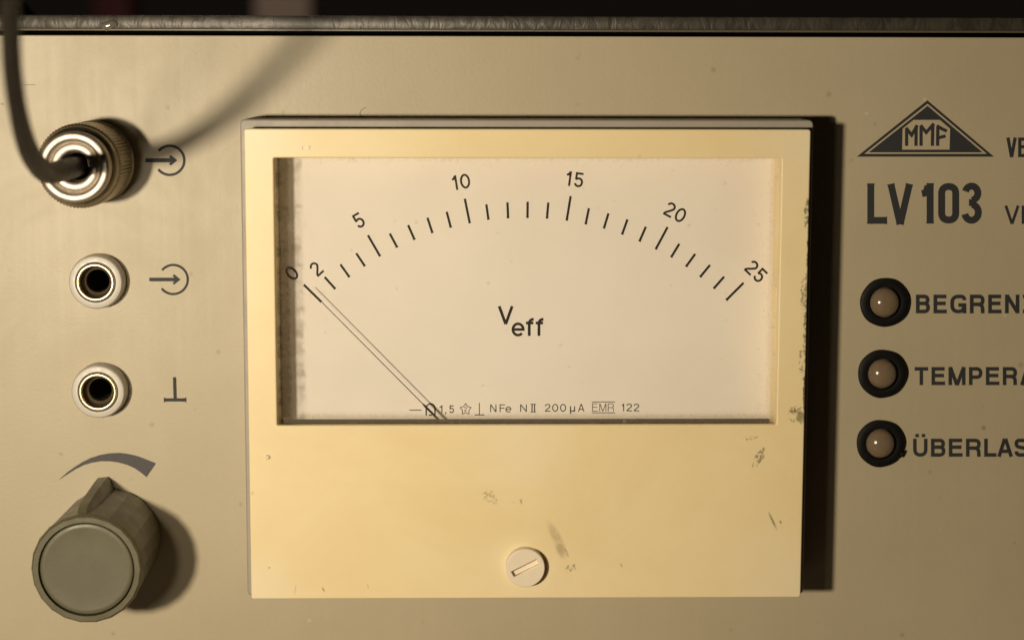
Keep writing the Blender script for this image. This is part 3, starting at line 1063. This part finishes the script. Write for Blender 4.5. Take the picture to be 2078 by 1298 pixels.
# needle
HN = HD + .0027
ntip, nlow = P(626, 585.5, HN), P(897, 858, HN)
nd = (nlow - ntip).normalized()
nend = nlow + nd * .004
nmid = P(857, 818, HN)
bm = bmesh.new()
side = Vector((0, -1, 0)).cross(nd).normalized()
secs = []
for c, hw, th in ((ntip, .00005, .0001), (nmid, .00006, .0001), (nmid + nd * .0006, .00017, .00018), (nend, .00020, .0002)):
    secs.append([bm.verts.new(c + side * sx * hw + Vector((0, sy * th, 0))) for sx, sy in ((-1, -1), (1, -1), (1, 1), (-1, 1))])
for a, b in zip(secs, secs[1:]):
    for i in range(4):
        bm.faces.new((a[i], a[(i + 1) % 4], b[(i + 1) % 4], b[i]))
bm.faces.new(secs[0])
bm.faces.new(secs[-1])
for v in bm.verts:
    v.co -= MO
obj("needle", mesh_of(bm), M_DIALINK, meter, MO, "thin dark needle resting at zero")

# zero adjuster with a closed slot
sc_ = P(1066, 1152, HF + .0018)
sc_.y = 0
k = scl(1066, 1152, HF + .0012)
adj = obj("zero_adjuster", None, None, meter, sc_, "ivory slotted adjuster screw below the scale")
rs = 39.5 * k
circ = [(rs * math.cos(2 * math.pi * i / 72), rs * math.sin(2 * math.pi * i / 72)) for i in range(72)]
ca, sa = math.cos(R(27)), math.sin(R(27))
slot = [(x * ca - z_ * sa, x * sa + z_ * ca) for x, z_ in ((-29 * k, -6.2 * k), (28 * k, -6.2 * k), (28 * k, 6.2 * k), (-29 * k, 6.2 * k))]
bpy.data.objects.remove(adj)
adj = obj("zero_adjuster", plate_mesh([circ, slot[::-1]], HF - .0006, HF + .0018, .00016, 2, smooth=None), M_SCREW, meter, sc_, "ivory slotted adjuster screw below the scale")
bm = bmesh.new()
bm.faces.new([bm.verts.new((x, -(HF + .0007), z_)) for x, z_ in [(rs * .9 * math.cos(2 * math.pi * i / 40), rs * .9 * math.sin(2 * math.pi * i / 40)) for i in range(40)]])
fl = mesh_of(bm)
sf = obj("slot_floor", fl, M_SCREW, meter, sc_)
# moulded pimple and gate marks on the bezel
pm = P(543, 927, HF)
obj("pimple", lathe_mesh([(.45, -.05), (.40, .16), (.30, .34), (.16, .44), (0, .46)], 24, smooth=60), M_GLOSS, meter, (pm.x, -HF, pm.z))
for (ix, iy, w_, h_) in ((613, 300, .22, .75), (626, 300, .55, .65)):
    pm = P(ix, iy, HF)
    obj("gate_mark", box_mesh(-w_ * MM / 2, w_ * MM / 2, -.00010, .0001, -h_ * MM / 2, h_ * MM / 2, .00005), M_SCREW, meter, (pm.x, -HF, pm.z))

# ------------------------------------------------------------------ cable with coaxial plug (can be pulled off: a thing of its own)
pc = P(149, 340, .0172)
pc.y = 0
plug = bpy.data.objects.new("coaxial_cable", None)
C.objects.link(plug)
plug.location = pc
WORLD[plug.name] = Vector(pc)
plug["label"] = "dark cable ending in a knurled nickel coaxial plug screwed onto the panel"
plug["category"] = "cable"
sleeve = obj("plug_sleeve", lathe_mesh([(4.5, .1), (6.6, .1), (6.95, .5), (6.95, 1.3), (6.6, 1.6), (6.5, 2.2), (6.5, 13.6), (6.2, 14.2), (5.7, 14.6)], 96, close_top=False), M_NICKEL_D, plug, pc)


def knurl(r, h, i, a):
    return r * (1 + (.014 if i % 2 else -.014)) if r > 6.5 else r


obj("knurled_grip", lathe_mesh([(6.45, 2.4), (6.75, 2.7), (6.8, 7.0), (6.8, 12.6), (6.45, 13.1)], 150, knurl, smooth=5, close_top=False), M_NICKEL_D, sleeve, pc)
ring_ = [(4.93 + .80 * math.copysign(abs(math.cos(R(q))) ** .75, math.cos(R(q))), 16.3 + .85 * math.sin(R(q)) ** .85) for q in range(0, 181, 12)]
dish = [(4.10, 16.2), (4.0, 16.02)] + [(3.2 + .74 * math.cos(R(q)), 16.0 + .42 * math.sin(R(q))) for q in range(0, 181, 15)] + [(2.4, 15.0), (2.2, 13.8)]
front = obj("plug_front", lathe_mesh([(5.7, 13.5), (5.73, 15.6)] + ring_ + dish, 96, smooth=60, close_top=False), M_NICKEL, plug, pc)
cp = [Vector((pc.x, -.0135, pc.z)), Vector((pc.x, -.0200, pc.z)), P(122, 347, .0300), P(97, 351, .0430), P(75, 333, .0560), P(54, 294, .0690), P(36, 222, .0820), P(25, 140, .0915), P(21, 60, .0975), P(20, 0, .1015), P(20, -80, .105)]
last = cp[-1]
cp += [last + Vector((-.004, .006, .022)), last + Vector((-.014, .035, .042)), last + Vector((-.026, .085, .040)), last + Vector((-.034, .125, .012))]
cp += [Vector((last.x - .040, .085, zl1 + .0014)), Vector((last.x - .044, .14, zl1 + .0012)), Vector((last.x - .04, .26, zl1 + .0012)), Vector((last.x - .04, .275, zl1 - .010)),
       Vector((last.x - .04, .285, .03)), Vector((last.x - .04, .33, .0013)), Vector((last.x - .02, .45, .0013))]
rd = [.0017, .0017, .0017, .0016, .0015, .00135] + [.00118] * (len(cp) - 6)
obj("lead", sweep_mesh([q - pc for q in cp], rd, 18, 10), M_CABLE, plug, pc, "dark rubber lead curving up and over the amplifier")

# ------------------------------------------------------------------ dim things behind
def backbox(name, ix0, ix1, depth, mat, ztop, label):
    a, b = P(ix0, 10, -depth), P(ix1, 10, -depth)
    o = obj(name, None, None, None, ((a.x + b.x) / 2, depth, 0))
    w_ = (b.x - a.x) / 2
    obj("carton", box_mesh(-w_, w_, 0, .06, 0.0002, ztop, .003), mat, o, o.location)
    obj("flap", box_mesh(-w_ + .001, w_ - .001, .002, .030, ztop - .0004, ztop + .0012, .0004), mat, o, o.location)
    o["label"] = label
    o["category"] = "box"
    return o


backbox("cardboard_box", 185, 262, 1.2, M_RED, .26, "out of focus dark red box standing behind the amplifier")
backbox("cardboard_box", 515, 630, 1.15, M_TAUPE, .27, "out of focus taupe box standing behind the amplifier")
